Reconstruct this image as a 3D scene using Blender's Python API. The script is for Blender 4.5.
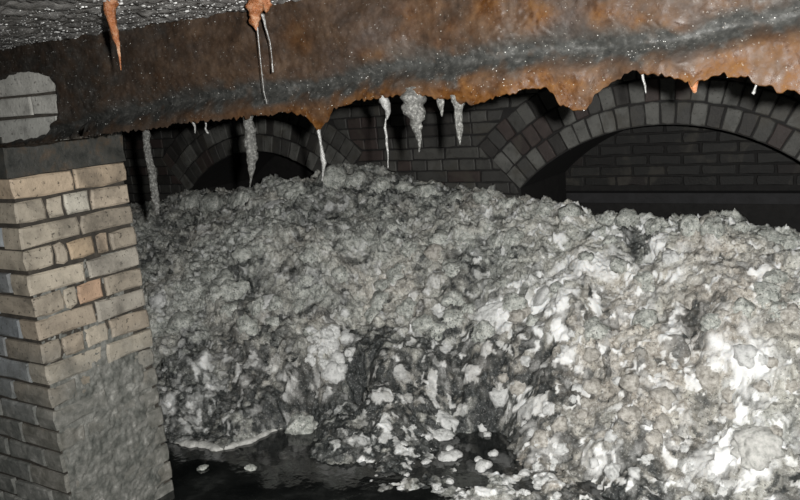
import bpy, math, random
import numpy as np
from mathutils import Vector, Matrix

# ------------------------------------------------------------------ camera, world, light
for o in list(bpy.data.objects): bpy.data.objects.remove(o)
SC = bpy.context.scene
COL = SC.collection
random.seed(7); RNG = np.random.default_rng(7)
FPX = 780.0; EYE = 1.5
TH = math.radians(11.7); PSI = math.radians(-33.0); RHO = math.radians(4.8)
Fv = np.array([math.sin(PSI)*math.cos(TH), math.cos(PSI)*math.cos(TH), -math.sin(TH)])
R0 = np.array([math.cos(PSI), -math.sin(PSI), 0.0]); U0 = np.cross(R0, Fv)
Rv = R0*math.cos(RHO) - U0*math.sin(RHO); Uv = U0*math.cos(RHO) + R0*math.sin(RHO)
CAM = np.array([0.0, 0.0, EYE])
cd = bpy.data.cameras.new('camera'); cam = bpy.data.objects.new('camera', cd); COL.objects.link(cam)
cd.sensor_width = 36.0; cd.lens = FPX/800*36; cd.clip_start = 0.02
cam.matrix_world = Matrix(((Rv[0], Uv[0], -Fv[0], 0), (Rv[1], Uv[1], -Fv[1], 0), (Rv[2], Uv[2], -Fv[2], EYE), (0, 0, 0, 1)))
SC.camera = cam
W = bpy.data.worlds.new('world'); SC.world = W; W.use_nodes = True
W.node_tree.nodes['Background'].inputs[0].default_value = (0.60, 0.75, 0.85, 1)
W.node_tree.nodes['Background'].inputs[1].default_value = 0.05
ld = bpy.data.lights.new('camera_flash', 'SPOT'); lo = bpy.data.objects.new('camera_flash', ld); COL.objects.link(lo)
lo.location = CAM + Rv*0.058 + Uv*0.035
ld.energy = 480; ld.spot_size = math.radians(122); ld.spot_blend = 1.0; ld.color = (1.0, 0.985, 0.95); ld.shadow_soft_size = 0.012
_aim = Fv + Rv*(570-400)/FPX - Uv*(340-250)/FPX
lo.rotation_euler = Vector(_aim).to_track_quat('-Z', 'Y').to_euler()
SC.view_settings.view_transform = 'Standard'; SC.view_settings.look = 'None'
SC.view_settings.exposure = 0.0; SC.view_settings.gamma = 1.0; SC.view_settings.use_curve_mapping = False

def ray(x, y): return Fv + Rv*(x-400)/FPX - Uv*(y-250)/FPX
def onv(x, y, v): d = ray(x, y); return CAM + d*(v/d[1])
def onx(x, y, X): d = ray(x, y); return CAM + d*(X/d[0])
def onz(x, y, z): d = ray(x, y); return CAM + d*((z-EYE)/d[2])
def proj(P):
    q = np.asarray(P) - CAM; dp = q@Fv
    return 400 + FPX*(q@Rv)/dp, 250 - FPX*(q@Uv)/dp, dp

# ------------------------------------------------------------------ noise in numpy
def _h(ix, iy, iz, s):
    n = (ix.astype(np.int64)*374761393 + iy.astype(np.int64)*668265263 + iz*1274126177 + s*974634777) & 0xffffffff
    n = ((n ^ (n >> 13))*1274126177) & 0xffffffff
    n = ((n ^ (n >> 16))*2246822519) & 0xffffffff
    return ((n ^ (n >> 15)) & 0xffffff)/float(0xffffff)
def vnoise(x, y, s=0):
    ix = np.floor(x); iy = np.floor(y); fx = x-ix; fy = y-iy
    fx = fx*fx*fx*(fx*(fx*6-15)+10); fy = fy*fy*fy*(fy*(fy*6-15)+10)
    a = _h(ix, iy, 0, s); b = _h(ix+1, iy, 0, s); c = _h(ix, iy+1, 0, s); d = _h(ix+1, iy+1, 0, s)
    return ((a*(1-fx)+b*fx)*(1-fy) + (c*(1-fx)+d*fx)*fy)*2-1
def fbm(x, y, o=4, s=0, g=0.5):
    t = 0; a = 1; n = 0
    for i in range(o):
        t = t + a*vnoise(x*2**i+i*17.3, y*2**i-i*9.1, s+i*7); n += a; a *= g
    return t/n*1.6
def worley(x, y, s=0):
    """distance to the nearest seed, to the second nearest and a random number of the nearest cell"""
    ix = np.floor(x); iy = np.floor(y)
    f1 = np.full(x.shape, 9.0); f2 = np.full(x.shape, 9.0); rid = np.zeros(x.shape)
    for dx in (-1, 0, 1):
        for dy in (-1, 0, 1):
            cx = ix+dx; cy = iy+dy
            d = np.hypot(cx+_h(cx, cy, 1, s)-x, cy+_h(cx, cy, 2, s)-y)
            r = _h(cx, cy, 3, s); m = d < f1
            f2 = np.where(m, f1, np.minimum(f2, d)); rid = np.where(m, r, rid); f1 = np.where(m, d, f1)
    return f1, f2, rid
def sstep(a, b, x):
    t = np.clip((x-a)/(b-a), 0, 1); return t*t*(3-2*t)

# ------------------------------------------------------------------ node helpers
def new_mat(name):
    m = bpy.data.materials.new(name); m.use_nodes = True
    return m, m.node_tree.nodes, m.node_tree.links, m.node_tree.nodes['Principled BSDF']
def N(ns, t, **kw):
    n = ns.new(t)
    for k, v in kw.items(): setattr(n, k, v)
    return n
def noise(ns, ls, vec, scale, detail=4, rough=0.6, dist=0.0):
    n = N(ns, 'ShaderNodeTexNoise'); n.inputs['Scale'].default_value = scale
    n.inputs['Detail'].default_value = detail; n.inputs['Roughness'].default_value = rough; n.inputs['Distortion'].default_value = dist
    ls.new(vec, n.inputs['Vector']); return n.outputs['Fac']
def ramp(ns, ls, fac, stops, interp='LINEAR'):
    r = N(ns, 'ShaderNodeValToRGB'); r.color_ramp.interpolation = interp; e = r.color_ramp.elements
    while len(e) < len(stops): e.new(0.5)
    for q, (p, c) in zip(e, stops):
        q.position = p; q.color = (c[0], c[1], c[2], 1) if hasattr(c, '__len__') else (c, c, c, 1)
    ls.new(fac, r.inputs[0]); return r.outputs[0]
def mix(ns, ls, fac, a, b, mode='MIX'):
    m = N(ns, 'ShaderNodeMix', data_type='RGBA', blend_type=mode)
    for sock, v in ((m.inputs[0], fac), (m.inputs[6], a), (m.inputs[7], b)):
        if isinstance(v, bpy.types.NodeSocket): ls.new(v, sock)
        elif hasattr(v, '__len__'): sock.default_value = (v[0], v[1], v[2], 1)
        else: sock.default_value = v
    return m.outputs[2]
def maths(ns, ls, op, a, b=0.0, clamp=False):
    m = N(ns, 'ShaderNodeMath', operation=op, use_clamp=clamp)
    for s, v in ((m.inputs[0], a), (m.inputs[1], b)):
        if isinstance(v, bpy.types.NodeSocket): ls.new(v, s)
        else: s.default_value = v
    return m.outputs[0]
def bump(ns, ls, bsdf, h, strength=0.5, dist=0.01):
    b = N(ns, 'ShaderNodeBump'); b.inputs['Strength'].default_value = strength; b.inputs['Distance'].default_value = dist
    ls.new(h, b.inputs['Height']); ls.new(b.outputs[0], bsdf.inputs['Normal'])
def objco(ns): return N(ns, 'ShaderNodeTexCoord').outputs['Object']
def geopos(ns): return N(ns, 'ShaderNodeNewGeometry').outputs['Position']

HAZE_GREY = [(.30, (.065, .07, .063)), (.46, (.14, .144, .131)), (.60, (.22, .22, .203)), (.72, (.40, .40, .375))]  # foggy grey haze over the lower pier, put into the colour
def brick_mat(name, pit, stain, haze):
    """brick: the object's own colour, mottled, pitted; optional grey haze painted into the lowest courses"""
    m, ns, ls, b = new_mat(name)
    p = geopos(ns)
    col = N(ns, 'ShaderNodeObjectInfo').outputs['Color']
    c = mix(ns, ls, 1.0, col, ramp(ns, ls, noise(ns, ls, p, 14, 5, .65), [(.25, .45), (.42, .85), (.55, 1.05), (.8, 1.3)]), 'MULTIPLY')
    c = mix(ns, ls, ramp(ns, ls, noise(ns, ls, p, 75, 3, .6), [(.60, 0), (.68, pit)]), c, (.03, .026, .02))
    c = mix(ns, ls, ramp(ns, ls, noise(ns, ls, p, 6, 4, .6, .5), [(.52, 0), (.66, stain)]), c, (.055, .05, .04))
    if haze:
        z = N(ns, 'ShaderNodeSeparateXYZ'); ls.new(p, z.inputs[0])
        h = maths(ns, ls, 'ADD', z.outputs[2], maths(ns, ls, 'MULTIPLY', noise(ns, ls, p, 5, 4, .6), .45))
        sl = ramp(ns, ls, noise(ns, ls, p, 26, 6, .65, .3), HAZE_GREY)
        c = mix(ns, ls, ramp(ns, ls, h, [(.70, .93), (1.15, 0)]), c, sl)
    ls.new(c, b.inputs['Base Color']); b.inputs['Roughness'].default_value = .62
    bump(ns, ls, b, noise(ns, ls, p, 90, 5, .7), .55, .006)
    return m
M_PIER = brick_mat('cream_glazed_brick', .8, .5, True)
M_WALL = brick_mat('sooty_brick', .7, .7, False)
M_WHITE = brick_mat('exposed_white_brick', .7, .12, False)

def plain_mat(name, stops, scale, rough=.8, bs=40, bst=.6, bd=.008, spec=.5, detail=6):
    m, ns, ls, b = new_mat(name); p = geopos(ns)
    ls.new(ramp(ns, ls, noise(ns, ls, p, scale, detail, .65, .3), stops), b.inputs['Base Color'])
    b.inputs['Roughness'].default_value = rough; b.inputs['Specular IOR Level'].default_value = spec
    bump(ns, ls, b, noise(ns, ls, p, bs, 6, .7), bst, bd)
    return m
M_MORTAR = plain_mat('dark_mortar', [(.3, (.022, .02, .017)), (.7, (.07, .06, .048))], 30)
M_SOOT = plain_mat('soot_mortar', [(.3, (.007, .0065, .0065)), (.7, (.017, .016, .0155))], 20)
M_PAD = plain_mat('grimy_padstone', [(.3, (.022, .024, .022)), (.5, (.055, .055, .050)), (.62, (.075, .058, .042)), (.75, (.14, .11, .09))], 18, .5)
M_CEIL = plain_mat('wet_grey_ceiling', [(.25, (.07, .067, .064)), (.5, (.15, .146, .14)), (.75, (.28, .276, .268))], 30, .4, 70, .7, .01)
M_LEDGE = plain_mat('ledge_stone', [(.3, (.02, .02, .021)), (.7, (.035, .035, .038))], 10)
M_HAZE = plain_mat('haze_coat', HAZE_GREY, 26, .55, 90, .6, .006, detail=6)
M_CALC = plain_mat('grey_calcite', [(.3, (.025, .025, .0235)), (.5, (.062, .062, .058)), (.7, (.22, .22, .21))], 160, .35, 180, .9, .006)
M_CALCW = plain_mat('white_calcite', [(.3, (.045, .045, .043)), (.6, (.18, .18, .176))], 150, .3, 160, .6, .004)
M_RDRIP = plain_mat('orange_rust_drip', [(.3, (.10, .032, .010)), (.5, (.20, .07, .022)), (.68, (.30, .18, .11))], 70, .4, 150, .9, .006)
M_DROP = plain_mat('pale_glint_bead', [(.35, (.10, .10, .095)), (.5, (.25, .25, .24)), (.68, (.6, .6, .58))], 40, .15, 60, .0, .001)

M_BEAD = plain_mat('grey_glint_bead', [(.35, (.10, .10, .10)), (.5, (.27, .27, .265)), (.68, (.7, .7, .69))], 25, .2, 60, .0, .001)  # pale grey in the colour stands in for glints on water drops
# ------------------------------------------------------------------ object helpers
def link(o, parent=None):
    COL.objects.link(o)
    if parent is not None:
        o.parent = parent; o.location = Vector(o.location) - Vector(parent.location)
    return o
def tag(o, label=None, cat=None, group=None, kind=None):
    for k, v in (('label', label), ('category', cat), ('group', group), ('kind', kind)):
        if v: o[k] = v
    return o
def mesh_obj(name, V, Fc, mat, parent=None, loc=(0, 0, 0), smooth=False):
    me = bpy.data.meshes.new(name)
    V = np.asarray(V, dtype=float) - np.asarray(loc, dtype=float)
    if isinstance(Fc, np.ndarray):
        n, k = Fc.shape
        me.vertices.add(len(V)); me.vertices.foreach_set('co', V.ravel())
        me.loops.add(n*k); me.loops.foreach_set('vertex_index', Fc.ravel().astype(np.int32))
        me.polygons.add(n); me.polygons.foreach_set('loop_start', (np.arange(n)*k).astype(np.int32))
        me.update(calc_edges=True); me.validate()
    else:
        me.from_pydata([tuple(v) for v in V], [], Fc); me.update()
    if smooth: me.polygons.foreach_set('use_smooth', [True]*len(me.polygons))
    if mat: me.materials.append(mat)
    o = bpy.data.objects.new(name, me); o.location = loc
    return link(o, parent)
def empty(name, loc):
    o = bpy.data.objects.new(name, None); o.location = loc; o.empty_display_size = .1
    return link(o)
def box_geo(x0, x1, y0, y1, z0, z1):
    V = [(x, y, z) for z in (z0, z1) for y in (y0, y1) for x in (x0, x1)]
    return V, [(0, 2, 3, 1), (4, 5, 7, 6), (0, 1, 5, 4), (2, 6, 7, 3), (0, 4, 6, 2), (1, 3, 7, 5)]
def box(name, b, mat, parent=None, loc=(0, 0, 0)):
    V, Fc = box_geo(*b); return mesh_obj(name, V, Fc, mat, parent, loc)
def grid_faces(nr, nc):
    i = np.arange(nr*nc).reshape(nr, nc)
    return np.stack([i[:-1, :-1].ravel(), i[:-1, 1:].ravel(), i[1:, 1:].ravel(), i[1:, :-1].ravel()], 1)
def attr(o, name, rgb):
    a = o.data.color_attributes.new(name, 'FLOAT_COLOR', 'POINT')
    a.data.foreach_set('color', np.concatenate([rgb, np.ones((len(rgb), 1))], 1).astype(np.float32).ravel())

def brick(poly, to3, nrm, depth, mat, color, parent, name='brick', ch=.005, jit=.002, proud=0.0):
    """a worn brick: polygon (counter-clockwise seen from outside) in a face plane, chamfered and pushed back by depth"""
    pts = []
    P = [np.array(p, float) for p in poly]; n = len(P); c = sum(P)/n
    for i in range(n):
        a, b = P[i], P[(i+1) % n]
        for t in (0.0, .5):
            q = a*(1-t)+b*t + np.array([random.gauss(0, jit), random.gauss(0, jit)])
            if t == 0: q = q + (c-q)/max(np.linalg.norm(c-q), 1e-6)*.003
            pts.append(q)
    k = len(pts); nrm = np.array(nrm, float); V = []
    off = proud + random.gauss(0, .0015); tx, tz = random.gauss(0, .004), random.gauss(0, .004)
    for q in pts:
        d = c-q; L = np.linalg.norm(d)
        V.append(to3(*(q + d/max(L, 1e-6)*min(ch*1.4, L*.4))) + nrm*(off + d[0]*tx*3 + d[1]*tz*3))
    for q in pts: V.append(to3(*q) + nrm*(off-ch))
    for q in pts: V.append(to3(*q) - nrm*depth)
    Fc = [tuple(range(k))]
    for r in (0, 1):
        for i in range(k):
            j = (i+1) % k; Fc.append((r*k+i, r*k+k+i, r*k+k+j, r*k+j))
    o = mesh_obj(name, V, Fc, mat, parent, to3(*c))
    o.color = (*color, 1)
    return o

# ------------------------------------------------------------------ the setting
VB = 1.441            # front plane of girder and pier
CEIL = 1.715
VW = 4.2              # face of the arched wall
tag(box('floor', (-7.2, 3.0, -2.5, 6.0, -.6, -.5), M_SOOT), kind='structure')
tag(box('wall_left', (-7.3, -7.2, -2.5, 6.0, -.5, 1.9), M_SOOT), kind='structure')
tag(box('wall_right', (3.0, 3.1, -2.5, 6.0, -.5, 1.9), M_SOOT), kind='structure')

# ceiling: uneven wet render seen at a grazing angle
xs = np.linspace(-3.6, 1.6, 420); vs = np.concatenate([np.linspace(-2.5, .7, 20, endpoint=False), np.linspace(.7, 1.5, 130, endpoint=False), np.linspace(1.5, 6.0, 30)])
GX, GV = np.meshgrid(xs, vs)
Z = CEIL + .007*fbm(GX*14, GV*14, 4, 3) + .006*fbm(GX*50, GV*50, 2, 5)
ceiling = tag(mesh_obj('ceiling', np.stack([GX.ravel(), GV.ravel(), Z.ravel()], 1), grid_faces(*GX.shape), M_CEIL, smooth=True), kind='structure')
box('slab', (-7.2, 3.0, -2.5, 6.0, CEIL+.03, CEIL+.18), M_CEIL, ceiling)

def bead_mesh(name, P, S, mat, parent):
    """many tiny beads as one mesh: P centres, S radii (n,3)"""
    t = (1+5**.5)/2
    iv = np.array([(-1, t, 0), (1, t, 0), (-1, -t, 0), (1, -t, 0), (0, -1, t), (0, 1, t), (0, -1, -t), (0, 1, -t), (t, 0, -1), (t, 0, 1), (-t, 0, -1), (-t, 0, 1)])/math.hypot(1, t)
    it = np.array([(0, 11, 5), (0, 5, 1), (0, 1, 7), (0, 7, 10), (0, 10, 11), (1, 5, 9), (5, 11, 4), (11, 10, 2), (10, 7, 6), (7, 1, 8), (3, 9, 4), (3, 4, 2), (3, 2, 6), (3, 6, 8), (3, 8, 9), (4, 9, 5), (2, 4, 11), (6, 2, 10), (8, 6, 7), (9, 8, 1)])
    P = np.asarray(P); S = np.asarray(S)
    V = (P[:, None, :] + iv[None]*S[:, None, :]).reshape(-1, 3)
    Fc = (it[None] + (np.arange(len(P))*12)[:, None, None]).reshape(-1, 3)
    return tag(mesh_obj(name, V, Fc, mat, parent, smooth=True), kind='stuff')
n = 2600
bx = RNG.uniform(-3.0, -.6, n); bv = 1.42 - RNG.uniform(0, 1, n)**1.3*.45
bz = CEIL - .003 + .007*fbm(bx*14, bv*14, 4, 3)
r = RNG.lognormal(math.log(.0011), .45, n)
bead_mesh('water_beads', np.stack([bx, bv, bz-r*.4], 1), np.stack([r*2.6, r*1.4, r*.9], 1), M_BEAD, ceiling)

# arched wall behind the fatberg
ARCH = [dict(x=-1.05, z=.06, R=1.14), dict(x=-3.92, z=.14, R=1.0)]
RT = .122; A45 = math.radians(45)
for a in ARCH:
    a['hs'] = a['R']*math.sin(A45); a['zs'] = a['z']+a['R']*math.cos(A45)
    a['R3'] = a['R']+3*RT; a['zo'] = a['z']+a['R3']*math.cos(A45)
def half_out(a, z):
    if z < a['zs']: return a['hs']
    if z < a['zo']: return z-a['z']
    d = a['R3']**2-(z-a['z'])**2
    return math.sqrt(d) if d > 0 else -1.0
# core of the wall with the two openings (a strip of quads from sill to crown, soffits and reveals included)
def wall_core():
    V = []; Fc = []; v0, v1 = VW+.012, VW+.75; top = 1.74; bot = -.5
    prof = [(-7.2, bot, 0)]
    for a in sorted(ARCH, key=lambda q: q['x']):
        prof.append((a['x']-a['hs'], bot, 1)); prof.append((a['x']-a['hs'], a['zs'], 1))
        for i in range(1, 24):
            an = -A45+2*A45*i/24; prof.append((a['x']+a['R']*math.sin(an), a['z']+a['R']*math.cos(an), 1))
        prof.append((a['x']+a['hs'], a['zs'], 1)); prof.append((a['x']+a['hs'], bot, 1))
    prof.append((3.0, bot, 0))
    for x, z, k in prof: V += [(x, v0, z), (x, v0, top), (x, v1, z), (x, v1, top)]
    for i in range(len(prof)-1):
        p, q = 4*i, 4*i+4
        if abs(prof[i][0]-prof[i+1][0]) > 1e-6:
            Fc += [(p, q, q+1, p+1), (p+2, p+3, q+3, q+2), (p+1, q+1, q+3, p+3)]
        Fc.append((p, p+2, q+2, q))
    return V, Fc
wall_back = tag(mesh_obj('wall_back', *wall_core(), M_SOOT), kind='structure')
def wface(x, z): return np.array([x, VW, z])
def wall_col(x):
    k = random.random()
    if k < .18: c = (.045, .033, .030)
    elif k < .55: c = (.046, .045, .042)
    elif k < .85: c = (.064, .063, .058)
    else: c = (.028, .026, .024)
    j = random.uniform(.8, 1.2)
    return tuple(q*j for q in c)
CH = .0715; J = .0065
zc = .62; row = 0
while zc < 1.66:
    z0, z1 = zc+J/2, zc+CH-J/2; row += 1
    head = row % 2 == 0
    x = -5.75 + random.uniform(0, .05)
    segs = []
    while x < .3:
        L = (.112 if head else .225) + random.gauss(0, .004); segs.append((x+J/2, x+L-J/2)); x += L
    for s0, s1 in segs:
        q = [[s0, z0], [s1, z0], [s1, z1], [s0, z1]]; ok = True; pieces = [q]
        for a in ARCH:
            out = []
            for p in pieces:
                l0, l1 = half_out(a, z0), half_out(a, z1)
                if l0 < 0: out.append(p); continue
                l1 = max(l1, 0)
                for side in (-1, 1):
                    e0, e1 = a['x']+side*(l0+J), a['x']+side*(l1+J)
                    if side < 0: w = [[p[0][0], z0], [min(p[1][0], e0), z0], [min(p[2][0], e1), z1], [p[3][0], z1]]
                    else: w = [[max(p[0][0], e0), z0], [p[1][0], z0], [p[2][0], z1], [max(p[3][0], e1), z1]]
                    lo_, hi_ = w[1][0]-w[0][0], w[2][0]-w[3][0]
                    if min(lo_, hi_) > .012 or (max(lo_, hi_) > .03 and min(lo_, hi_) > -.02):
                        if lo_ < .006: w[0][0] = w[1][0] = (w[0][0]+w[1][0])/2; w[1][0] += .006
                        if hi_ < .006: w[2][0] = w[3][0] = (w[2][0]+w[3][0])/2; w[2][0] += .006
                        out.append(w)
            pieces = out
        for p in pieces:
            if (p[0][0]+p[1][0])/2 > -5.75: brick(p, wface, (0, -1, 0), .05, M_WALL, wall_col(0), wall_back, ch=.004, jit=.0018, proud=random.gauss(0, .003))
    zc += CH
for a in ARCH:
    for ring in range(3):
        ri = a['R']+ring*RT+J/2; ro = a['R']+(ring+1)*RT-J/2
        nn = int(round(2*A45*(ri+ro)/2/.079))
        for i in range(nn):
            a0 = -A45+2*A45*i/nn+.0030/ri*.9; a1 = -A45+2*A45*(i+1)/nn-.0030/ri*.9
            p = [(a['x']+rr*math.sin(t), a['z']+rr*math.cos(t)) for rr, t in ((ri, a0), (ri, a1), (ro, a1), (ro, a0))]
            if max(q[1] for q in p) > 1.70: continue
            c = wall_col(0)
            if random.random() < .5 and ring < 2: c = tuple(q*1.7 for q in (.066, .066, .061))
            brick(p, wface, (0, -1, 0), .11 if ring == 0 else .05, M_WALL, c, wall_back, 'voussoir', ch=.004, jit=.0018, proud=.004+random.gauss(0, .003))

# wall of the next chamber, seen through the arch, with its ledge
VR = 5.4
wall_rear = tag(box('wall_rear', (-7.2, 3.0, VR+.01, VR+.2, -.5, 1.74), M_SOOT), kind='structure')
def rface(x, z): return np.array([x, VR, z])
zc = .70; row = 0
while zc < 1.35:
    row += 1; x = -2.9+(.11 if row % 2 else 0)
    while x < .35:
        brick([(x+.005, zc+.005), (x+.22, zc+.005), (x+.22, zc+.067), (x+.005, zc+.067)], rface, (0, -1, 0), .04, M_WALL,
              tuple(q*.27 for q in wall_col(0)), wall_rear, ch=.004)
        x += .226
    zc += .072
box('ledge', (-7.2, 3.0, VR-.10, VR+.02, .60, .668), M_LEDGE, wall_rear)

# ------------------------------------------------------------------ brick pier with padstone
PX = -2.399; PV0, PV1 = VB, 1.893; PTOP = 1.318; PW = .92
pier = tag(empty('brick_pier', (PX-PW/2, (PV0+PV1)/2, -.5)), 'cream brick pier with haze painted over its lower courses under the girder end', 'pier')
box('mortar_core', (PX-PW+.01, PX-.011, PV0+.011, PV1-.01, -.5, PTOP), M_MORTAR, pier)
def fR(v, z): return np.array([PX, v, z])
def fL(x, z): return np.array([x, PV0, z])
CREAM = [(.42, .335, .25), (.41, .345, .27), (.39, .36, .31), (.44, .39, .315), (.35, .305, .245), (.46, .355, .245)]
GREY = [(.25, .27, .285), (.30, .32, .335), (.22, .23, .235), (.33, .345, .355)]  # left-face bricks: dim bluish light on that side put into the colour
def jv(px, i):  # joint of course i on the right face, from where it stands in the photograph
    y = [170, 190, 213, 234, 262, 281, 305, 330, 352][i]
    return onx(px, y, PX)[1]
cuts = [[jv(72.5, 0)], [jv(44, 1), jv(62, 1), jv(89.5, 1)], [jv(79, 2)], [jv(51.6, 3), jv(66, 3), jv(95, 3), jv(109, 3)], [jv(86, 4)],
        [jv(61.5, 5), jv(75.8, 5), jv(104, 5)], [jv(96, 6)], [jv(60, 7), jv(84, 7), jv(110, 7)], [jv(105, 8)]]
PCH = .080; i = 0; z1 = PTOP
while z1 > -.12:
    z0 = z1-PCH+.0095
    c = cuts[i] if i < len(cuts) else ([PV0+.225+random.gauss(0, .01)] if i % 2 == 0 else [PV0+.112, PV0+.225, PV0+.34])
    ed = [PV0]+[q for q in c if PV0+.03 < q < PV1-.03]+[PV1]
    head = i % 2 == 1
    for k in range(len(ed)-1):
        v0 = ed[k]+(.005 if k else 0); v1 = ed[k+1]-(.005 if k < len(ed)-2 else 0)
        dep = .21 if (head and k == 0) else .10
        col = random.choice(CREAM)
        if i == 5 and k == 2: col = (.47, .32, .22)
        if i == 1 and k == 2: col = (.52, .49, .42)
        if i == 0: col = (.47, .375, .275)
        s = random.uniform(.88, 1.1)
        brick([(v0, z0), (v1, z0), (v1, z1), (v0, z1)], fR, (1, 0, 0), dep, M_PIER, tuple(q*s for q in col), pier, ch=.006, jit=.0025, proud=random.gauss(0, .002))
    x1 = PX-(.215 if head else .108)
    while x1 > PX-PW+.06:
        L = .215 if x1-.22 > PX-PW else x1-(PX-PW)-.01
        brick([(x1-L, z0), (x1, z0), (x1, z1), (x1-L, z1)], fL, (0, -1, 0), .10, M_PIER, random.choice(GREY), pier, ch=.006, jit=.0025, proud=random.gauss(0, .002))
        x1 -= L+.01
    z1 -= PCH; i += 1
# padstone: rough dark block with uneven faces
def rough_block(name, b, mat, parent, amp=.006, step=.012, s=0):
    x0, x1, y0, y1, z0, z1 = b
    V = []; Fc = []
    def face(o, du, dv, nu, nv):
        base = len(V); nu = max(2, int(nu/step)); nv = max(2, int(nv/step))
        for j in range(nv+1):
            for k in range(nu+1): V.append(np.array(o)+np.array(du)*k/nu+np.array(dv)*j/nv)
        for j in range(nv):
            for k in range(nu):
                p = base+j*(nu+1)+k; Fc.append((p, p+1, p+nu+2, p+nu+1))
    dx, dy, dz = x1-x0, y1-y0, z1-z0
    face((x0, y0, z0), (dx, 0, 0), (0, 0, dz), dx, dz); face((x1, y0, z0), (0, dy, 0), (0, 0, dz), dy, dz)
    face((x1, y1, z0), (-dx, 0, 0), (0, 0, dz), dx, dz); face((x0, y1, z0), (0, -dy, 0), (0, 0, dz), dy, dz)
    face((x0, y0, z1), (dx, 0, 0), (0, dy, 0), dx, dy); face((x0, y1, z0), (dx, 0, 0), (0, -dy, 0), dx, dy)
    V = np.array(V)
    q = V*9+s
    V = V + amp*np.stack([fbm(q[:, 1]+q[:, 2]*1.3, q[:, 2]*1.1+q[:, 0]*.7, 4, 11+s), fbm(q[:, 0]+q[:, 2]*.8, q[:, 2]+q[:, 1], 4, 12+s), .4*fbm(q[:, 0], q[:, 1], 3, 13+s)], 1)
    return mesh_obj(name, V, Fc, mat, parent, smooth=True)
rough_block('padstone', (PX-PW, PX+.004, PV0-.004, PV1+.005, PTOP+.002, 1.452), M_PAD, pier)
# added grey sheet standing in for foggy haze over the lower courses of the right face
vs_ = np.linspace(PV0+.012, PV1-.03, 110); zs_ = np.linspace(-.15, 1.0, 300)
GV, GZ = np.meshgrid(vs_, zs_)
th = -.012 + .014*sstep(.82, .30, GZ + .24*fbm(GV*5, GZ*5, 3, 31)) + .0035*fbm(GV*14, GZ*14, 4, 33) + .0025*fbm(GV*70, GZ*70, 2, 35)
th -= .012*sstep(PV1-.09, PV1-.04, GV+.03*fbm(GV*12, GZ*12, 3, 36)) 
mesh_obj('haze_coating', np.stack([PX+th.ravel(), GV.ravel(), GZ.ravel()], 1), grid_faces(*GV.shape), M_HAZE, pier, smooth=True)

# ------------------------------------------------------------------ rusted girder and the wall it carries
wall_front = tag(box('wall_front', (-4.6, 1.6, VB+.04, VB+.30, 1.545, CEIL+.004), M_SOOT), kind='structure')
gird = tag(empty('rusted_girder', (-1.5, VB+.1, 1.44)), 'heavily corroded rust-brown iron girder spanning from the brick pier', 'girder')
prof = [(-60, 150), (0, 147), (60, 140), (124, 132), (150, 129), (180, 124), (205, 122), (235, 119), (262, 116), (285, 113), (300, 116), (308, 124), (318, 131), (325, 124), (332, 111),
        (345, 105), (365, 100), (380, 97), (395, 98), (405, 96), (420, 95), (432, 96), (445, 100), (465, 104), (478, 106), (490, 101), (510, 95), (530, 90), (545, 88), (553, 95),
        (560, 108), (572, 111), (585, 108), (592, 97), (602, 88), (615, 80), (628, 74), (645, 72), (665, 75), (680, 80), (690, 83), (693, 90), (698, 82), (715, 78), (735, 76), (745, 77),
        (757, 86), (775, 90), (800, 95), (840, 96), (900, 90)]
pp = np.array([onv(x, y, VB-.015) for x, y in prof])
bandp = np.array([onv(x, y, VB) for x, y in [(0, 138), (60, 130), (130, 112), (200, 98), (250, 92), (300, 88), (350, 80), (400, 68), (450, 64), (520, 52), (600, 46), (680, 39), (740, 24), (800, 14), (870, 0)]])
xs = np.concatenate([np.linspace(-4.5, -2.75, 60, endpoint=False), np.linspace(-2.75, .1, 1100, endpoint=False), np.linspace(.1, 1.5, 120)])
nz = 130
tt = np.linspace(0, 1, nz)
zb = np.interp(xs, pp[:, 0], pp[:, 2]) + .004*fbm(xs*60, xs*0+3, 3, 41) + .003*vnoise(xs*160, xs*0, 42)
band = np.interp(xs, bandp[:, 0], bandp[:, 2])
GX = np.repeat(xs[None], nz, 0); ZT = CEIL+.012
GZ = ZT*(1-tt[:, None]) + zb[None]*tt[:, None]
rel = GZ - band[None]
lip = sstep(.0, -.045, rel)
warpx = GX + .03*fbm(GX*9, GZ*9, 3, 43); warpz = GZ + .03*fbm(GX*9, GZ*9, 3, 44)
f1, f2, rid = worley(warpx*26, warpz*34, 45)
g1, g2, rid2 = worley(warpx*60, warpz*75, 46)
rough = .010*fbm(GX*6, GZ*8, 3, 47) + .0012*(1-f1)*sstep(.2, .8, rid) + .0006*(1-g1) + .0008*fbm(GX*90, GZ*90, 3, 48)
inn = .016*sstep(-1.6, -2.1, xs)[None] + .016*lip - .012*np.exp(-(rel/.02)**2) + rough
# hole in the crust where the white bricks show
mp = [(-60, 86), (0, 78), (12, 73), (38, 72), (52, 77), (57, 85), (58, 95), (61, 112), (58, 118), (50, 124), (45, 136), (0, 144), (-60, 153)]
mp = np.array([onv(x, y, VB-.012)[[0, 2]] for x, y in mp])
def inside_dist(X, Zz, P):
    d = np.full(X.shape, 9.0); ins = np.zeros(X.shape, bool)
    for i in range(len(P)):
        a, b = P[i], P[(i+1) % len(P)]; e = b-a
        t = np.clip(((X-a[0])*e[0]+(Zz-a[1])*e[1])/(e@e), 0, 1)
        d = np.minimum(d, np.hypot(X-a[0]-t*e[0], Zz-a[1]-t*e[1]))
        c = ((a[1] > Zz) != (b[1] > Zz)) & (X < (b[0]-a[0])*(Zz-a[1])/((b[1]-a[1]) if abs(b[1]-a[1]) > 1e-9 else 1e-9)+a[0])
        ins ^= c
    return np.where(ins, -d, d)
sd = inside_dist(GX, GZ, mp) + .004*fbm(GX*40, GZ*40, 3, 49)
hole = sstep(.002, -.006, sd)
inn = inn*(1-hole) - .028*hole + .006*sstep(.05, .005, np.abs(sd))*(1-hole)
GVv = VB - inn
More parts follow.
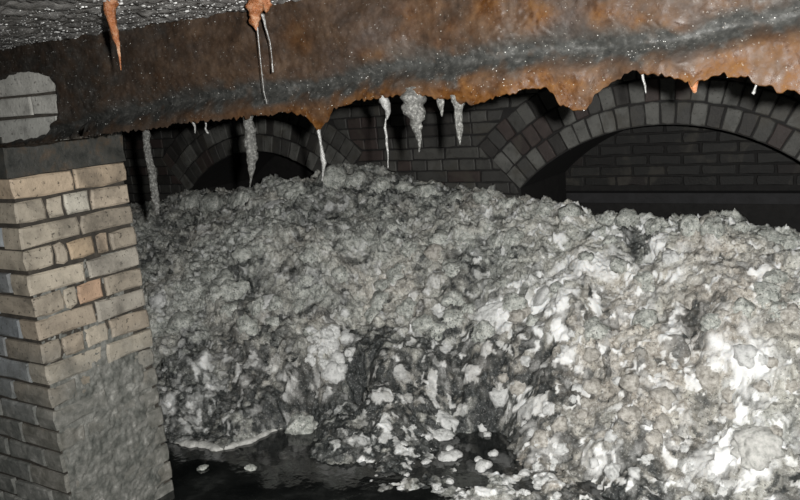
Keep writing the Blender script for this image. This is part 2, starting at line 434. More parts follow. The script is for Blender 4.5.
# rounding under the lip and back below the wall
und = 16
rowsX = [GX]; rowsV = [GVv]; rowsZ = [GZ]
for k in range(1, und+1):
    s = k/und
    rowsX.append(xs[None]); rowsV.append((GVv[-1] + .26*s)[None])
    w_ = min(1, s*3.2)**.75*sstep(-2.25, -1.9, xs); rowsZ.append((zb*(1-w_) + 1.535*w_ + .006*fbm(xs*20, xs*0+s*4, 3, 50) - .003*math.sin(min(1, s*4)*math.pi))[None])
AX = np.concatenate(rowsX); AV = np.concatenate(rowsV); AZ = np.concatenate(rowsZ)
# colour masks of the crust: R orange rust, G dark wet grime, B pale pinkish-grey scale
org = np.zeros(AX.shape); pale = np.zeros(AX.shape)
BL = [(150, 88, 30, .3), (300, 38, 18, .5), (375, 62, 14, .7), (318, 118, 16, .8), (430, 18, 30, .55), (490, 12, 22, .8), (530, 12, 22, .8), (470, 90, 40, .9), (575, 95, 28, 1.0),
      (540, 82, 25, .8), (650, 32, 26, .9), (610, 20, 22, .6), (745, 15, 16, .9), (730, 8, 25, .7), (775, 55, 28, 1.0), (735, 65, 26, 1.0), (790, 75, 24, 1.0), (605, 75, 14, .8), (380, 92, 20, .7), (690, 82, 10, .6), (250, 112, 30, .4), (200, 112, 25, .4)]
BP = [(370, 35, 22, .7), (420, 35, 30, .4), (570, 25, 26, .9), (640, 55, 30, .6), (690, 55, 24, .8), (700, 20, 35, .6), (625, 12, 22, .6), (330, 60, 20, .5), (560, 70, 18, .6), (350, 48, 18, .5), (770, 8, 20, .4)]
def blobs(lst, out):
    for x, y, r, w in lst:
        c = onv(x, y, VB); q = r*np.linalg.norm(c-CAM)/FPX; k = np.hypot((AX-c[0])/1.25, AZ-c[2])/q
        np.maximum(out, w*np.exp(-k**2*.9), out=out)
blobs(BL, org); blobs(BP, pale)
n1 = fbm(AX*16, AZ*20, 4, 51); n2 = fbm(AX*30, AZ*36, 4, 52)
org = np.clip(org*1.15 + .7*n1*org + .25*n2 - .18, 0, 1)
zbb = np.interp(AX, xs, zb); org = np.clip(org + sstep(.035, .0, AZ-zbb+.012*n2)*sstep(-1.6, -1.0, AX)*(.55+.5*n1), 0, 1)
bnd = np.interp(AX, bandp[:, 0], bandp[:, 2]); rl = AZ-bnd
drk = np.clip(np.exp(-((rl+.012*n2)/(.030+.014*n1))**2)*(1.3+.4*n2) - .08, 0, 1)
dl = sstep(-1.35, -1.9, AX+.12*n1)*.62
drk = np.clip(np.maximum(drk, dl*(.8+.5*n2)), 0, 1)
pale = np.clip(pale*1.1 + .4*n2 + .15*n1, 0, 1)
m, ns, ls, b = new_mat('rust_crust')
p = geopos(ns); at = N(ns, 'ShaderNodeAttribute', attribute_name='crust'); sp = N(ns, 'ShaderNodeSeparateColor'); ls.new(at.outputs['Color'], sp.inputs[0])
brown = ramp(ns, ls, noise(ns, ls, p, 22, 7, .75), [(.28, (.011, .0074, .0052)), (.5, (.029, .018, .0115)), (.72, (.058, .038, .025))])
orange = ramp(ns, ls, noise(ns, ls, p, 40, 7, .75), [(.27, (.013, .0044, .0012)), (.44, (.037, .0136, .0024)), (.58, (.060, .0248, .0045)), (.74, (.088, .046, .014))])
palec = ramp(ns, ls, noise(ns, ls, p, 50, 5, .7), [(.3, (.015, .0108, .0088)), (.5, (.027, .0200, .0165)), (.62, (.038, .029, .0245)), (.78, (.066, .054, .047))])
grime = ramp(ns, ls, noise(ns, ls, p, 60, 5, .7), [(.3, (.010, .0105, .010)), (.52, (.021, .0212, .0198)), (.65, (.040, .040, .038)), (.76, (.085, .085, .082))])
b.inputs['Specular IOR Level'].default_value = .18
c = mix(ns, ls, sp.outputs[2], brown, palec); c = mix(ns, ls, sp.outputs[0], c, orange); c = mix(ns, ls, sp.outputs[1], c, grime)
c = mix(ns, ls, ramp(ns, ls, noise(ns, ls, p, 210, 2, .5), [(.68, 0), (.76, .6)]), c, (.16, .15, .135))
ls.new(c, b.inputs['Base Color'])
ls.new(ramp(ns, ls, noise(ns, ls, p, 40, 3), [(.35, .35), (.65, .75)]), b.inputs['Roughness'])
bump(ns, ls, b, noise(ns, ls, p, 170, 5, .8), .28, .003)
M_RUST = m
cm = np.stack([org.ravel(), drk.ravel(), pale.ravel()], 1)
VV = np.stack([AX.ravel(), AV.ravel(), AZ.ravel()], 1); nc = len(xs)
spl = int(nz*.62)
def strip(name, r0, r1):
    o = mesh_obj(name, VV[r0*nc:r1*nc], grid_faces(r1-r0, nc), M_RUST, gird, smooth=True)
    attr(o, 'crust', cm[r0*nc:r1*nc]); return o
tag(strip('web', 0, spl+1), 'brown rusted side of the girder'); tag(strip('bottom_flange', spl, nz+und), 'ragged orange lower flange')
# beads of lime and water on the crust, glints put in as pale colour
ids = RNG.choice(nz*nc, 9000, replace=False)
keep = []; 
pxs, pys, dps = proj(VV[ids])
for k, i in enumerate(ids):
    if -20 < pxs[k] < 830 and -10 < pys[k] < 140:
        w = .06+.22*cm[i, 1]+.14*cm[i, 0]*(pys[k] > 40)
        if RNG.random() < w and hole.ravel()[i] < .1: keep.append(i)
keep = np.array(keep); r = np.minimum(RNG.lognormal(math.log(.0006), .4, len(keep)), .0011)
bead_mesh('lime_glint_beads', VV[keep]+np.array([0, -.0012, 0]), np.stack([r*1.3, r, r], 1), M_DROP, gird)
# white bricks showing through the hole
def fF(x, z): return np.array([x, VB-.001, z])
def bz(y): return onv(30, y, VB-.008)[2]
def bxp(x, y): return onv(x, y, VB-.008)[0]
zz = [bz(67), bz(93.5), bz(96), bz(115.5), bz(118.5), bz(143)]
WB = [(zz[1], zz[0], [-3.05, -2.83, bxp(-18, 85), bxp(85, 85)]), (zz[3], zz[2], [-3.05, -2.80, bxp(-40, 106), bxp(29, 106), bxp(85, 106)]), (zz[5], zz[4], [-3.0, -2.75, bxp(-22, 130), bxp(58, 130)])]
box('mortar_bed', (-3.1, bxp(70, 106), VB+.009, VB+.05, zz[5]+.004, zz[0]-.004), M_MORTAR, wall_front)
for z0, z1, e in WB:
    for k in range(len(e)-1):
        brick([(e[k]+.006, z0), (e[k+1]-.006, z0), (e[k+1]-.006, z1), (e[k]+.006, z1)], fF, (0, -1, 0), .05, M_WHITE, random.choice([(.38, .38, .357), (.34, .34, .318), (.40, .395, .367)]), wall_front, ch=.004)

# ------------------------------------------------------------------ the fatberg
def interp_curve(X, pts): P = np.array(pts); return np.interp(X, P[:, 0], P[:, 1])
V0C = [(-7, 2.05), (-3, 2.12), (-2.7, 2.19), (-2.4, 2.28), (-2.28, 2.52), (-2.15, 2.50), (-2.0, 2.44), (-1.88, 2.44), (-1.64, 2.62), (-1.4, 2.74), (-1.1, 2.62), (-.85, 2.48), (-.2, 2.45), (2, 2.3)]
cr = [(-7, 4.1, .72)]
for x, y, v in [(150, 205, 4.1), (200, 192, 4.1), (240, 192, 4.1), (280, 180, 4.1), (310, 180, 4.1), (345, 168, 4.1), (370, 172, 4.1), (400, 175, 4.1), (440, 184, 4.08), (480, 188, 4.05), (520, 199, 4.0), (560, 203, 3.85), (610, 211, 3.75), (660, 219, 3.7), (710, 219, 3.7), (740, 221, 3.7), (775, 229, 3.65), (800, 236, 3.65)]:
    c = onv(x, y, v); cr.append((c[0], v, c[2]))
cr.append((.3, 3.6, .72)); cr.append((2, 3.6, .7)); cr = np.array(sorted(cr))
fx = np.concatenate([np.linspace(-6.2, -4.9, 120, endpoint=False), np.linspace(-4.9, .15, 900, endpoint=False), np.linspace(.15, 1.6, 150)])
fs = np.linspace(0, 1, 470)
GX = np.repeat(fx[None], len(fs), 0)
def vmax(X):
    o = np.full(X.shape, 4.175)
    for a in ARCH: o = np.where(np.abs(X-a['x']) < a['hs']-.08, 4.75, o)
    return o
vmx = vmax(fx)[None]; S = fs[:, None]
VC1 = 1.95 + S/.93*(4.17-1.95)
GV = np.where(S <= .93, VC1, 4.17+(S-.93)/.07*(vmx-4.17))
# no fat inside the pier: it stands clear behind it
v0 = np.interp(GX, *np.array(V0C).T); vc = np.interp(GX, cr[:, 0], cr[:, 1]); zc = np.interp(GX, cr[:, 0], cr[:, 2])
v0 = v0 + .05*fbm(GX*5, GV*5, 3, 60)
t = (GV-v0)/(vc-v0)
tp = np.clip(t, 0, 1)
base = zc*(.35*tp + .65*np.sin(tp*math.pi/2)**1.15) + .016*(1-tp)**4
front = .016 + .05*np.clip(t, -3, 0) + .022*fbm(GX*9, GV*9, 4, 58)
openw = sstep(-1.62, -1.85, GX + .1*fbm(GX*6, GV*6, 2, 59))
base = np.where(t < 0, t*.45*openw + front*(1-openw), base) 
base = np.where(t > 1, zc-(GV-vc)*.85, base)
base += .055*fbm(GX*2.2, GV*2.2, 3, 61)*sstep(-.1, .3, t)*(1-.6*sstep(.75, .95, t))
for x, y, r, z_ in [(345, 440, .15, .16), (390, 440, .14, .12), (330, 430, .06, .04)]:
    c = onz(x, y, .02); base += z_*np.exp(-(((GX-c[0])**2+(GV-c[1])**2)/r**2))*sstep(.15, -.2, t)
bpx, bpy_, bdp = proj(np.stack([GX.ravel(), GV.ravel(), base.ravel()], 1))
def base_hit(x, y):
    m_ = np.nonzero((np.abs(bpx-x) < 4) & (np.abs(bpy_-y) < 4))[0]
    return m_[np.argmin(bdp[m_])] if len(m_) else None
for x, y, r, dz in [(480, 432, 30, -.14), (500, 455, 16, -.05), (358, 374, 12, -.22), (356, 392, 10, -.15), (445, 385, 18, -.06), (590, 480, 14, -.05), (285, 440, 24, -.20), (205, 405, 24, -.05),
                    (325, 350, 22, .05), (755, 450, 26, .05), (692, 330, 17, -.08), (565, 300, 40, .05), (240, 290, 22, -.06), (635, 245, 15, -.06), (705, 240, 35, .06), (160, 290, 14, .04), (470, 285, 20, -.05), (605, 300, 9, -.04), (590, 318, 8, -.04)]:
    k = base_hit(x, y)
    if k is None: continue
    q = r*bdp[k]/FPX; base += dz*np.exp(-(((GX-GX.ravel()[k])**2+((GV-GV.ravel()[k])/1.35)**2)/q**2))
# surface normal of the base and lumps grown along it
gx = np.gradient(base, axis=1)/np.maximum(np.gradient(GX, axis=1), 1e-4); gv = np.gradient(base, axis=0)/np.maximum(np.gradient(GV, axis=0), 1e-4)
gx = np.clip(gx, -2, 2); gv = np.clip(gv, -2, 2)
nl = np.sqrt(gx**2+gv**2+1); NX, NV, NZ = -gx/nl, -gv/nl, 1/nl
A = GX; B = GV*1.22
wx = A + .05*fbm(A*7, B*7, 3, 62); wb = B + .05*fbm(A*7+31, B*7, 3, 63)
wx2 = A + .02*fbm(A*20, B*20, 3, 64); wb2 = B + .02*fbm(A*20+11, B*20, 3, 65)
def dome(cell, s, wA, wB, pw=2.0):
    f1, f2, rid = worley(wA/cell, wB/cell, s)
    return (1-np.clip(f1, 0, 1)**pw)*(.25+.75*rid), rid, f2-f1
d1, r1, e1 = dome(.21, 66, wx, wb); d2, r2, e2 = dome(.105, 67, wx, wb); d3, r3, e3 = dome(.052, 68, wx2, wb2); d4, r4, e4 = dome(.024, 69, wx2, wb2)
big = sstep(-.1, .25, t)
D = (.050*(d1-.5) + .026*(d2-.45))*(.2+.8*big) + .012*(d3-.4) + .005*(d4-.4) + .026*fbm(A*11, B*11, 5, 70)*(.4+.6*big) + .007*fbm(A*60, B*60, 3, 71)
# curled ridges
rg = 1-np.abs(fbm(A*9+5, B*9, 3, 72)); D += .018*sstep(.86, 1.0, rg)*big
PXx = GX+NX*D; PV = GV+NV*D; PZ = base+NZ*D
PV = np.minimum(PV, np.where(S <= .93, 4.185, 9))
FV = np.stack([PXx.ravel(), PV.ravel(), PZ.ravel()], 1)
fpx, fpy, fdp = proj(FV)
fpx2 = fpx.reshape(GX.shape); fpy2 = fpy.reshape(GX.shape)
# colour masks: R white fresh fat, G dark wet muck and blackened hollows, B tan; placed on the mound itself
wh = np.zeros(GX.shape); dk = np.zeros(GX.shape); tn = np.zeros(GX.shape)
ipx = np.arange(GX.size)
def surf(x, y, tol=2.5):
    m_ = np.nonzero((np.abs(fpx-x) < tol) & (np.abs(fpy-y) < tol))[0]
    if len(m_) == 0: return surf(x, y, tol*2) if tol < 40 else None
    return m_[np.argmin(fdp[m_])]
def patches(lst, out):
    for x, y, r, w in lst:
        i = surf(x, y); c = FV[i]; q = r*fdp[i]/FPX
        k = np.sqrt((GX-GX.ravel()[i])**2+((GV-GV.ravel()[i])*1.0)**2)/q
        np.maximum(out, w*np.exp(-k**2*.8), out=out)
patches([(740, 362, 22, .95), (720, 350, 14, .7), (560, 275, 30, .6), (595, 262, 22, .6), (540, 295, 14, 1), (335, 352, 16, .35), (495, 310, 18, .7), (580, 340, 14, .8), (755, 450, 26, .7), (770, 420, 30, .4), (640, 300, 50, .2), (700, 470, 22, .4), (205, 375, 26, .35), (670, 255, 10, .9), (660, 400, 30, .3), (520, 470, 40, .4), (600, 440, 24, .4)], wh)
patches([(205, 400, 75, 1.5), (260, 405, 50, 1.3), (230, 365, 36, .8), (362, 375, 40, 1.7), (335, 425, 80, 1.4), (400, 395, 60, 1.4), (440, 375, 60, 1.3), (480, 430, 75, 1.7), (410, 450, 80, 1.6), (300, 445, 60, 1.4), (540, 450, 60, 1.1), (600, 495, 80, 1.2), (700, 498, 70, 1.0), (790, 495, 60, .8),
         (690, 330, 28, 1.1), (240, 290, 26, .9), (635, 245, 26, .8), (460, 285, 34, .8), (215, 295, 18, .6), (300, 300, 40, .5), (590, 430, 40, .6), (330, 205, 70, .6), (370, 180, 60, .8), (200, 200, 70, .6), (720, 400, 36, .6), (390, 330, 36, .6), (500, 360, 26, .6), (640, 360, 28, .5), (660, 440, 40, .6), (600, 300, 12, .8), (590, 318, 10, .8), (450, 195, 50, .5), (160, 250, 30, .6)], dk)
patches([(590, 370, 60, .8), (660, 390, 40, .6), (690, 250, 40, .5), (300, 370, 50, .4), (440, 250, 14, .8), (560, 330, 40, .5), (770, 300, 50, .5), (500, 340, 50, .5), (250, 340, 60, .4), (400, 300, 60, .4)], tn)
nA = fbm(A*10, B*10, 4, 80); nB = fbm(A*24, B*24, 4, 81); nC = fbm(A*5+9, B*5, 3, 82)
rgt = .40+.60*sstep(-2.6, -.9, GX)
wh = np.clip(wh*(1.0+.6*nB) + rgt*(.75*sstep(.84, .96, r3)*sstep(.2, .5, d3) + .7*sstep(.84, .95, r4)*sstep(.2, .6, d4) + .2*sstep(.86, .98, r2)*sstep(.2, .6, d2)) + .25*nB + .12*nA, 0, 1)
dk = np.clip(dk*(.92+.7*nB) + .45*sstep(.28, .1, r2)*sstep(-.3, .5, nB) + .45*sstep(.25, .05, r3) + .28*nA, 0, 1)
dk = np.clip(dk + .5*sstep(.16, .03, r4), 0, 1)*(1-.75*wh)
hol = np.zeros(GX.shape); patches([(360, 372, 13, 1.5), (356, 392, 9, 1.2), (692, 331, 14, .8), (484, 428, 20, 1.2)], hol)  # black of the crevice and hollows put into the colour
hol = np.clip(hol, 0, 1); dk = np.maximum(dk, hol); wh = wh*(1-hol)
tn = np.clip(tn*(.9+.7*nA) + .30*nC + .3*sstep(.6, .9, r1)+.06 + .45*sstep(-2.0, -.8, GX)*sstep(1.1, .5, t), 0, 1)
m, ns, ls, b = new_mat('congealed_fat')
p = geopos(ns); at = N(ns, 'ShaderNodeAttribute', attribute_name='fat'); sp = N(ns, 'ShaderNodeSeparateColor'); ls.new(at.outputs['Color'], sp.inputs[0])
g = ramp(ns, ls, noise(ns, ls, p, 38, 6, .72), [(.29, (.12, .13, .119)), (.43, (.335, .352, .325)), (.56, (.55, .565, .528)), (.72, (.82, .83, .785))])
tan = ramp(ns, ls, noise(ns, ls, p, 45, 6, .7), [(.29, (.17, .14, .112)), (.43, (.43, .385, .33)), (.56, (.64, .595, .53)), (.70, (.86, .83, .775))])
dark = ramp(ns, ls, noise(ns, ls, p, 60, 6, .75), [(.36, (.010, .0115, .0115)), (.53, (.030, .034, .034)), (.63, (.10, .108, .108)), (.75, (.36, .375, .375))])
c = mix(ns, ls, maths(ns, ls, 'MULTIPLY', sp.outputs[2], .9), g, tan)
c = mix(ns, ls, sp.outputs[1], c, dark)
c = mix(ns, ls, ramp(ns, ls, sp.outputs[0], [(.12, 0), (.9, .92)]), c, (.90, .91, .91))
spk = maths(ns, ls, 'MULTIPLY', ramp(ns, ls, noise(ns, ls, p, 130, 3, .6), [(.58, 0), (.66, .8)]), maths(ns, ls, 'SUBTRACT', 1.0, maths(ns, ls, 'MULTIPLY', sp.outputs[1], .75)))
c = mix(ns, ls, spk, c, (.80, .80, .78))
spd = maths(ns, ls, 'MULTIPLY', ramp(ns, ls, noise(ns, ls, p, 105, 3, .6), [(.34, .8), (.44, 0)]), maths(ns, ls, 'SUBTRACT', 1.0, sp.outputs[0]))
c = mix(ns, ls, spd, c, (.05, .052, .048))
ls.new(c, b.inputs['Base Color']); b.inputs['Roughness'].default_value = .5
b.inputs['Specular IOR Level'].default_value = .35
b.inputs['Subsurface Weight'].default_value = .3; b.inputs['Subsurface Radius'].default_value = (1, .9, .8); b.inputs['Subsurface Scale'].default_value = .008
bump(ns, ls, b, noise(ns, ls, p, 85, 6, .75), .5, .008)
M_FAT = m
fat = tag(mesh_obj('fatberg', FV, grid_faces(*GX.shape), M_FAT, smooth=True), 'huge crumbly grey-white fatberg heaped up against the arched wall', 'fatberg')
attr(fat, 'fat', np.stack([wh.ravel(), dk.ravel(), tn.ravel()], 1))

# loose lumps lying on it and floating at its foot
def lump_mat(name, stops):
    m, ns, ls, b = new_mat(name); p = geopos(ns)
    ls.new(ramp(ns, ls, noise(ns, ls, p, 55, 5, .7), stops), b.inputs['Base Color']); b.inputs['Roughness'].default_value = .45
    bump(ns, ls, b, noise(ns, ls, p, 60, 6, .75), .9, .012)
    return m
L_WHITE = lump_mat('white_fat', [(.28, (.34, .345, .335)), (.48, (.74, .75, .74)), (.72, (.9, .9, .89))])
L_GREY = M_FAT
L_PALE = lump_mat('pale_fat', [(.28, (.36, .37, .35)), (.45, (.60, .60, .57)), (.7, (.80, .79, .76))])
L_TAN = lump_mat('tan_fat', [(.30, (.20, .18, .155)), (.47, (.48, .455, .41)), (.70, (.78, .755, .71))])
import bmesh
def lump_mesh(seed, sub=3):
    bm = bmesh.new(); bmesh.ops.create_icosphere(bm, subdivisions=sub, radius=1)
    V = np.array([v.co[:] for v in bm.verts]); sx = seed*13.7
    f = 1 + .20*fbm(V[:, 0]*1.3+sx+V[:, 2], V[:, 1]*1.3-V[:, 2]*.8+sx, 2, seed) + .22*fbm(V[:, 0]*3+V[:, 2]*2+sx, V[:, 1]*3-V[:, 2]+sx, 3, seed+3)
    c, _, _ = worley(V[:, 0]*1.5+V[:, 2]*.9+sx, V[:, 1]*1.5-V[:, 2]*.9+sx, seed+5)
    f = f*(.86+.22*(1-c))
    for v, k in zip(bm.verts, f): v.co = v.co*max(k, .45)
    me = bpy.data.meshes.new('fat_lump'); bm.to_mesh(me); bm.free()
    me.polygons.foreach_set('use_smooth', [True]*len(me.polygons)); return me
LM = {}
def lump(x, y, w, mat, label, group=None, flat=.7, asp=1.0, seed=None, z=None, name='fat_lump', part=False):
    if z is None:
        i = surf(x, y); 
        if i is None: return
        c = FV[i]; dp = fdp[i]
        if c[2] < .012: z = .004
    if z is not None:
        c = onz(x, y, z); dp = (c-CAM)@Fv
    s = w/2*dp/FPX; k = (mat.name, seed if seed is not None else random.randrange(6))
    if k not in LM:
        me = lump_mesh(k[1]+1, 4 if w > 24 else 3); me.materials.append(mat); LM[k] = me
    o = bpy.data.objects.new(name, LM[k]); o.location = c + (np.array([NX.ravel()[i], NV.ravel()[i], NZ.ravel()[i]])*-s*flat*.25 if z is None else np.array([0, 0, s*.05]))
    o.scale = (s*asp, s/asp**.5, s*flat); spin = random.uniform(0, 6.28) if asp < 1.2 else math.radians(33)+random.uniform(-.4, .4)
    nn_ = Vector((0, 0, 1)) if z is not None else Vector((NX.ravel()[i], NV.ravel()[i], NZ.ravel()[i]))
    qt = Vector((0, 0, 1)).rotation_difference(nn_ + Vector((random.uniform(-.2, .2), random.uniform(-.2, .2), 0)))
    o.rotation_euler = (qt.to_matrix() @ Matrix.Rotation(spin, 3, 'Z')).to_euler()
    if part:
        o.name = 'lump'; link(o, fat)
        if label: o['label'] = label
    else: link(o); tag(o, label, 'fat lump', group)
    return o
NAMED = [(755, 450, 46, L_PALE, 'largest rounded pale lump low on the fatberg', .8, 1.0), (668, 256, 19, L_WHITE, 'creamy white block of fat standing just below the fatberg crest beneath the big arch', 1.2, 1.0),
         (434, 249, 20, L_TAN, 'pinkish tan rounded lump on the middle of the fatberg', .9, 1.0), (269, 205, 20, L_WHITE, 'pale oblong chunk near the fatberg crest below the dark left arch', .6, 1.5),
         (160, 297, 19, L_WHITE, 'whitish round lump beside the brick pier', .9, 1.0), (493, 311, 27, L_WHITE, 'white elongated streak of fat halfway up the fatberg', .5, 1.7),
         (344, 315, 10, L_WHITE, 'small bright white pebble of fat above the dark crevice', .9, 1.0), (335, 343, 17, L_WHITE, 'white lump uppermost of the bright cluster above the dark crevice', .8, 1.0),
         (333, 372, 22, L_WHITE, 'white lump lowest of the bright cluster beside the dark crevice', .8, 1.0), (262, 302, 22, L_WHITE, 'flat pale lump beside a rounded hollow in the fatberg', .5, 1.3),
         (440, 437, 22, L_WHITE, 'broadest bright white lump floating in the dark pool', .6, 1.2), (445, 418, 21, L_WHITE, 'bright white lump above the broadest one in the dark pool', .6, 1.2),
         (497, 394, 21, L_WHITE, 'bright white angular lump at the top edge of the dark pool', .9, 1.0), (450, 457, 18, L_WHITE, 'whitish double lump below the broadest one in the dark pool', .6, 1.2),
         (483, 466, 17, L_WHITE, 'white lump at the lower edge of the dark pool', .7, 1.1), (493, 454, 10, L_WHITE, 'small white lump inside the lower rim of the dark pool', .8, 1.0),
         (250, 468, 11, L_GREY, 'grey scrap floating alone on the black water', .35, 1.2), (203, 468, 10, L_GREY, 'grey scrap floating on the water beside the pier', .35, 1.0),
         (302, 428, 30, L_GREY, 'smooth grey lobe of fat hanging into the black water', .9, 1.0), (611, 470, 17, L_WHITE, 'cream upright lump at the speckled foot of the fatberg', 1.2, 1.0),
         (742, 356, 22, L_WHITE, 'brightest white smooth lump on the fatberg', .7, 1.1), (538, 296, 22, L_WHITE, 'bright white smooth patch-like lump on the mid slope', .5, 1.1)]
for i, (x, y, w, mt, lb, fl, asp) in enumerate(NAMED):
    z = .004 if lb.endswith('black water') and 'lobe' not in lb or 'beside the pier' in lb and 'scrap' in lb else None
    lump(x, y, w, mt, lb, None, fl, asp, i % 6, z, part=not ('pool' in lb or 'scrap' in lb))
def scatter(nn, region, mat, label, group, w0, w1, flat=.75, part=True):
    x0, x1, y0, y1 = region
    for _ in range(nn):
        lump(random.uniform(x0, x1), random.uniform(y0, y1), random.uniform(w0, w1), mat, None if part else label, group, flat*random.uniform(.8, 1.2), part=part)
scatter(60, (160, 800, 225, 330), L_GREY, 'grey crumbly lump on the upper slope of the fatberg', 'grey lumps on the upper slope', 12, 26)
scatter(34, (500, 800, 300, 440), L_TAN, 'tan-tinged crumbly lump on the middle slope of the fatberg', 'tan lumps on the middle slope', 10, 22)
scatter(40, (520, 800, 330, 500), L_WHITE, 'small whitish crumb of fat on the lower slope', 'white crumbs on the lower slope', 6, 13)
scatter(26, (400, 560, 410, 500), L_WHITE, 'small white crumb of fat around the dark pool', 'white crumbs around the dark pool', 5, 11, part=False)
for x, y, w in [(330, 330, 12), (345, 336, 14), (322, 350, 11), (340, 356, 16), (327, 362, 12), (343, 368, 13), (318, 338, 9), (312, 346, 10), (350, 350, 9)]:
    lump(x, y, w, L_WHITE, None, flat=.9, part=True)
scatter(16, (300, 350, 325, 385), L_WHITE, 'small white crumb of fat in the bright cluster above the dark crevice', 'white crumbs above the crevice', 5, 10)
crest = [(x, y) for x, y in [(190, 197), (212, 195), (238, 193), (282, 183), (298, 186), (330, 174), (352, 172), (380, 180), (405, 180), (428, 184), (452, 190), (478, 190), (505, 198), (540, 203), (575, 205), (608, 212), (628, 213), (655, 219), (690, 219), (718, 220), (742, 222), (770, 231), (790, 236)]]
for x, y in crest:
    lump(x+random.uniform(-3, 3), y+5, random.uniform(18, 30), L_GREY, None, None, .9, part=True)

def rim(x0, x1, mat):
    P = []
    for x in np.arange(x0, x1, 2.0):
        m_ = np.nonzero((np.abs(fpx-x) < 1.6) & (FV[:, 2] > .0))[0]
        if len(m_): P.append((x, fpy[m_].max()))
    P = np.array(P); yy = np.convolve(np.pad(P[:, 1], 3, 'edge'), np.ones(7)/7, 'valid')
    C = np.array([onz(x, y-1, .004) for x, y in zip(P[:, 0], yy)]); n = len(C); K = 10; an = np.arange(K)/K*2*math.pi
    q = np.arange(n)*1.0; rr = .013*(1+.5*fbm(q*.22, q*0, 3, 95))*np.clip(np.minimum(q, n-1-q)/4, .15, 1)
    lf = 1+.35*fbm(q[:, None]*.5, np.cos(an)[None]*1.5+4, 3, 96)
    T = np.gradient(C, axis=0); T /= np.linalg.norm(T, axis=1)[:, None]; S_ = np.stack([-T[:, 1], T[:, 0], 0*T[:, 0]], 1)
    V = (C[:, None] + S_[:, None]*(rr[:, None]*lf*np.cos(an)*1.3)[..., None] + np.array([0, 0, 1.0])*(rr[:, None]*lf*np.sin(an)*.8)[..., None]).reshape(-1, 3)
    Fc = [(i*K+k, i*K+(k+1) % K, (i+1)*K+(k+1) % K, (i+1)*K+k) for i in range(n-1) for k in range(K)] + [tuple(range(K)), tuple(range((n-1)*K, n*K))]
    o = mesh_obj('foam_rim', V, Fc, mat, fat, tuple(C[n//2]), smooth=True); o['label'] = 'whitish rim of foam along the waterline'
rim(176, 286, L_PALE)
# ------------------------------------------------------------------ water
m, ns, ls, b = new_mat('black_sewer_water')
p = geopos(ns)
ls.new(ramp(ns, ls, noise(ns, ls, p, 5, 4), [(.38, (.006, .007, .007)), (.55, (.014, .0155, .015)), (.68, (.045, .048, .046))]), b.inputs['Base Color'])  # paler grey patches in the colour stand in for the fat's reflection
b.inputs['Roughness'].default_value = .07; b.inputs['IOR'].default_value = 1.75
bump(ns, ls, b, noise(ns, ls, p, 9, 3, .5), .12, .02)
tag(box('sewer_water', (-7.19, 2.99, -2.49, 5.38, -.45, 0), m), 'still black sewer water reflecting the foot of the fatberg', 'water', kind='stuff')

# ------------------------------------------------------------------ stalactites
def icicle(name, pts, v, mat, label, parent=None, group=None, up=.03, knob=.22, cat='stalactite', back=0):
    """tapering drip through (px, py, width in px) at depth v, its root pushed up into what it hangs from"""
    C = [onv(x, y, v) for x, y, w in pts]; Rr = [max(w, .4)/2*np.linalg.norm(c-CAM)/FPX for c, (x, y, w) in zip(C, pts)]
    if up: C = [C[0]+np.array([0, back, up])]+C; Rr = [Rr[0]*(1.15 if not back else .8)]+Rr
    C = np.array(C); Rr = np.array(Rr)
    s = np.concatenate([[0], np.cumsum(np.linalg.norm(np.diff(C, axis=0), axis=1))]); n = max(14, int(s[-1]/.0035)); q = np.linspace(0, s[-1], n)
    Pc = np.stack([np.interp(q, s, C[:, k]) for k in range(3)], 1); rr = np.interp(q, s, Rr); K = 14
    an = np.arange(K)/K*2*math.pi; sd = random.uniform(0, 99)
    lf = 1+knob*fbm(q[:, None]*55+sd, (np.cos(an)*1.2)[None]+sd, 3, 90)+knob*.7*fbm(q[:, None]*140+sd, (np.sin(an)*2.0)[None]-sd, 2, 91)
    wob = rr*.25*fbm(q*40+sd, q*0, 2, 92)
    V = np.stack([Pc[:, 0:1]+wob[:, None]+rr[:, None]*lf*np.cos(an)[None], Pc[:, 1:2]+rr[:, None]*lf*np.sin(an)[None], np.repeat(Pc[:, 2:3], K, 1)], 2).reshape(-1, 3)
    Fc = []
    for i in range(n-1):
        for k in range(K): j = (k+1) % K; Fc.append((i*K+k, (i+1)*K+k, (i+1)*K+j, i*K+j))
    V = np.concatenate([V, [Pc[-1]-np.array([0, 0, rr[-1]])]]); e = len(V)-1
    for k in range(K): Fc.append(((n-1)*K+k, e, (n-1)*K+(k+1) % K))
    Fc.append(tuple(range(K)))
    o = mesh_obj(name, V, Fc, mat, parent, tuple(C[0]), smooth=True)
    if parent is None: tag(o, label, cat, group)
    return o
icicle('stalactite', [(145, 129, 6), (149, 155, 7), (153, 180, 8), (156, 200, 7), (157, 214, 4)], 1.52, M_CALC, 'long thin grey stalactite hanging beside the brick pier', up=.075)
icicle('stalactite', [(248, 116, 10), (250, 130, 11), (251, 146, 12.5), (252, 160, 10), (252, 170, 6), (251, 178, 2.4), (250, 187, 1)], 1.50, M_CALC, 'thick grey stalactite hanging in front of the small dark arch', up=.06)
icicle('stalactite', [(319, 130, 4), (320, 142, 3), (322, 153, 4), (324, 163, 5), (323, 171, 2.4), (322, 181, 1)], 1.45, M_CALCW, 'thin bright white drip hanging from the pointed orange rust lobe')
icicle('stalactite', [(384, 96, 11), (386, 106, 9), (387, 113, 6), (387, 119, 2)], 1.438, M_CALCW, back=.04, label='short tapering whitish stalactite on the girder beside the widest one', knob=.3)
icicle('lime_thread', [(386, 118, 1.0), (385, 128, 2.4), (387, 136, 2.2), (387, 146, 2.8), (388, 155, 1.2), (388, 168, .7)], 1.438, M_CALCW, 'beaded white lime thread below the short whitish stalactite', up=0, cat='lime thread')
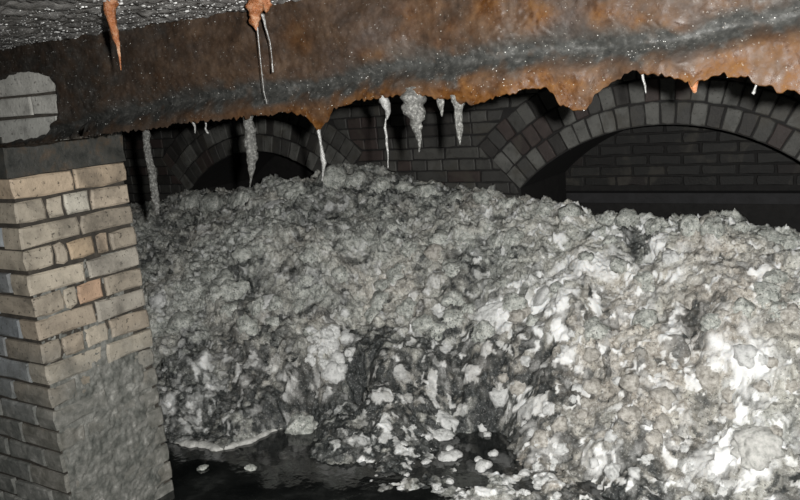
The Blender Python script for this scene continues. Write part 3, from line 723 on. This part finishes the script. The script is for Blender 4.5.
icicle('stalactite', [(413, 88, 20), (414, 103, 19), (415, 113, 18), (416, 122, 14), (418, 131, 7), (419, 142, 4), (419, 152, 1)], 1.438, M_CALC, back=.04, label='widest lumpy grey stalactite under the middle of the girder', knob=.3, up=.02)
icicle('stalactite', [(440, 94, 11), (441, 104, 7), (442, 110, 4), (442, 116, 1.5)], 1.438, M_CALC, back=.04, label='short grey stalactite between two larger ones')
icicle('stalactite', [(455, 96, 16), (458, 108, 9), (459, 120, 8), (460, 131, 7), (460, 138, 4), (460, 144, 1.2)], 1.438, M_CALC, back=.04, label='blunt grey stalactite nearest the diagonal arch bricks')
icicle('lime_thread', [(193, 121, 3), (195, 127, 2), (195, 133, 1)], 1.46, M_CALCW, 'tiny straight white thread under the dark end of the girder', cat='lime thread')
icicle('lime_thread', [(205, 120, 2.4), (206, 125, 2), (205, 129, 2), (208, 133, 2.4)], 1.46, M_CALCW, 'tiny hooked white thread under the dark end of the girder', cat='lime thread')
icicle('lime_thread', [(642, 70, 2.4), (643, 79, 2), (645, 86, 2.2), (646, 93, 1.2)], 1.44, M_CALCW, 'slanting white thread in front of the crown of the big arch', up=.006, cat='lime thread')
icicle('lime_thread', [(757, 84, 2), (755, 89, 2), (754, 93, 3.6)], 1.43, M_CALCW, 'white glint of a droplet at the girder edge over the big arch', up=.01, cat='lime thread')  # glint on a drop, put in as a thin white solid
icicle('rust_drip', [(694, 82, 8), (694, 87, 6), (695, 92, 3)], 1.435, M_RDRIP, 'stubby pinkish rust drip over the crown of the big arch', up=.006, cat='rust drip')
d1_ = icicle('rust_drip', [(106, -14, 17), (108, -2, 14), (110, 8, 11), (112, 18, 9), (114, 28, 7), (116, 36, 6), (118, 46, 3), (119.5, 56, 2), (121, 70, 1)], 1.05, M_RDRIP, 'slim orange rust drip hanging from the wet grey ceiling', up=.02, cat='rust drip')
d2_ = icicle('rust_drip', [(261, -16, 30), (259, -4, 24), (257, 6, 18), (255, 15, 12), (255, 22, 7), (257, 30, 3)], 1.33, M_RDRIP, 'broad ragged orange rust drip with two trailing lime threads', up=.0, knob=.4, cat='rust drip')
icicle('drip_lobe', [(268, -14, 16), (268, -2, 12), (267, 6, 8), (266, 11, 4)], 1.33, M_RDRIP, None, parent=d2_, up=0, knob=.4)
icicle('thread', [(257, 27, 1.6), (259, 45, 1.0), (261, 65, .8), (264, 92, .8), (267, 104, .6)], 1.33, M_CALCW, None, parent=d2_, up=0)
icicle('thread', [(262, 14, 4), (265, 25, 2.2), (270, 42, 1.0), (272, 60, .8), (273, 72, 1.6)], 1.33, M_CALCW, None, parent=d2_, up=0)
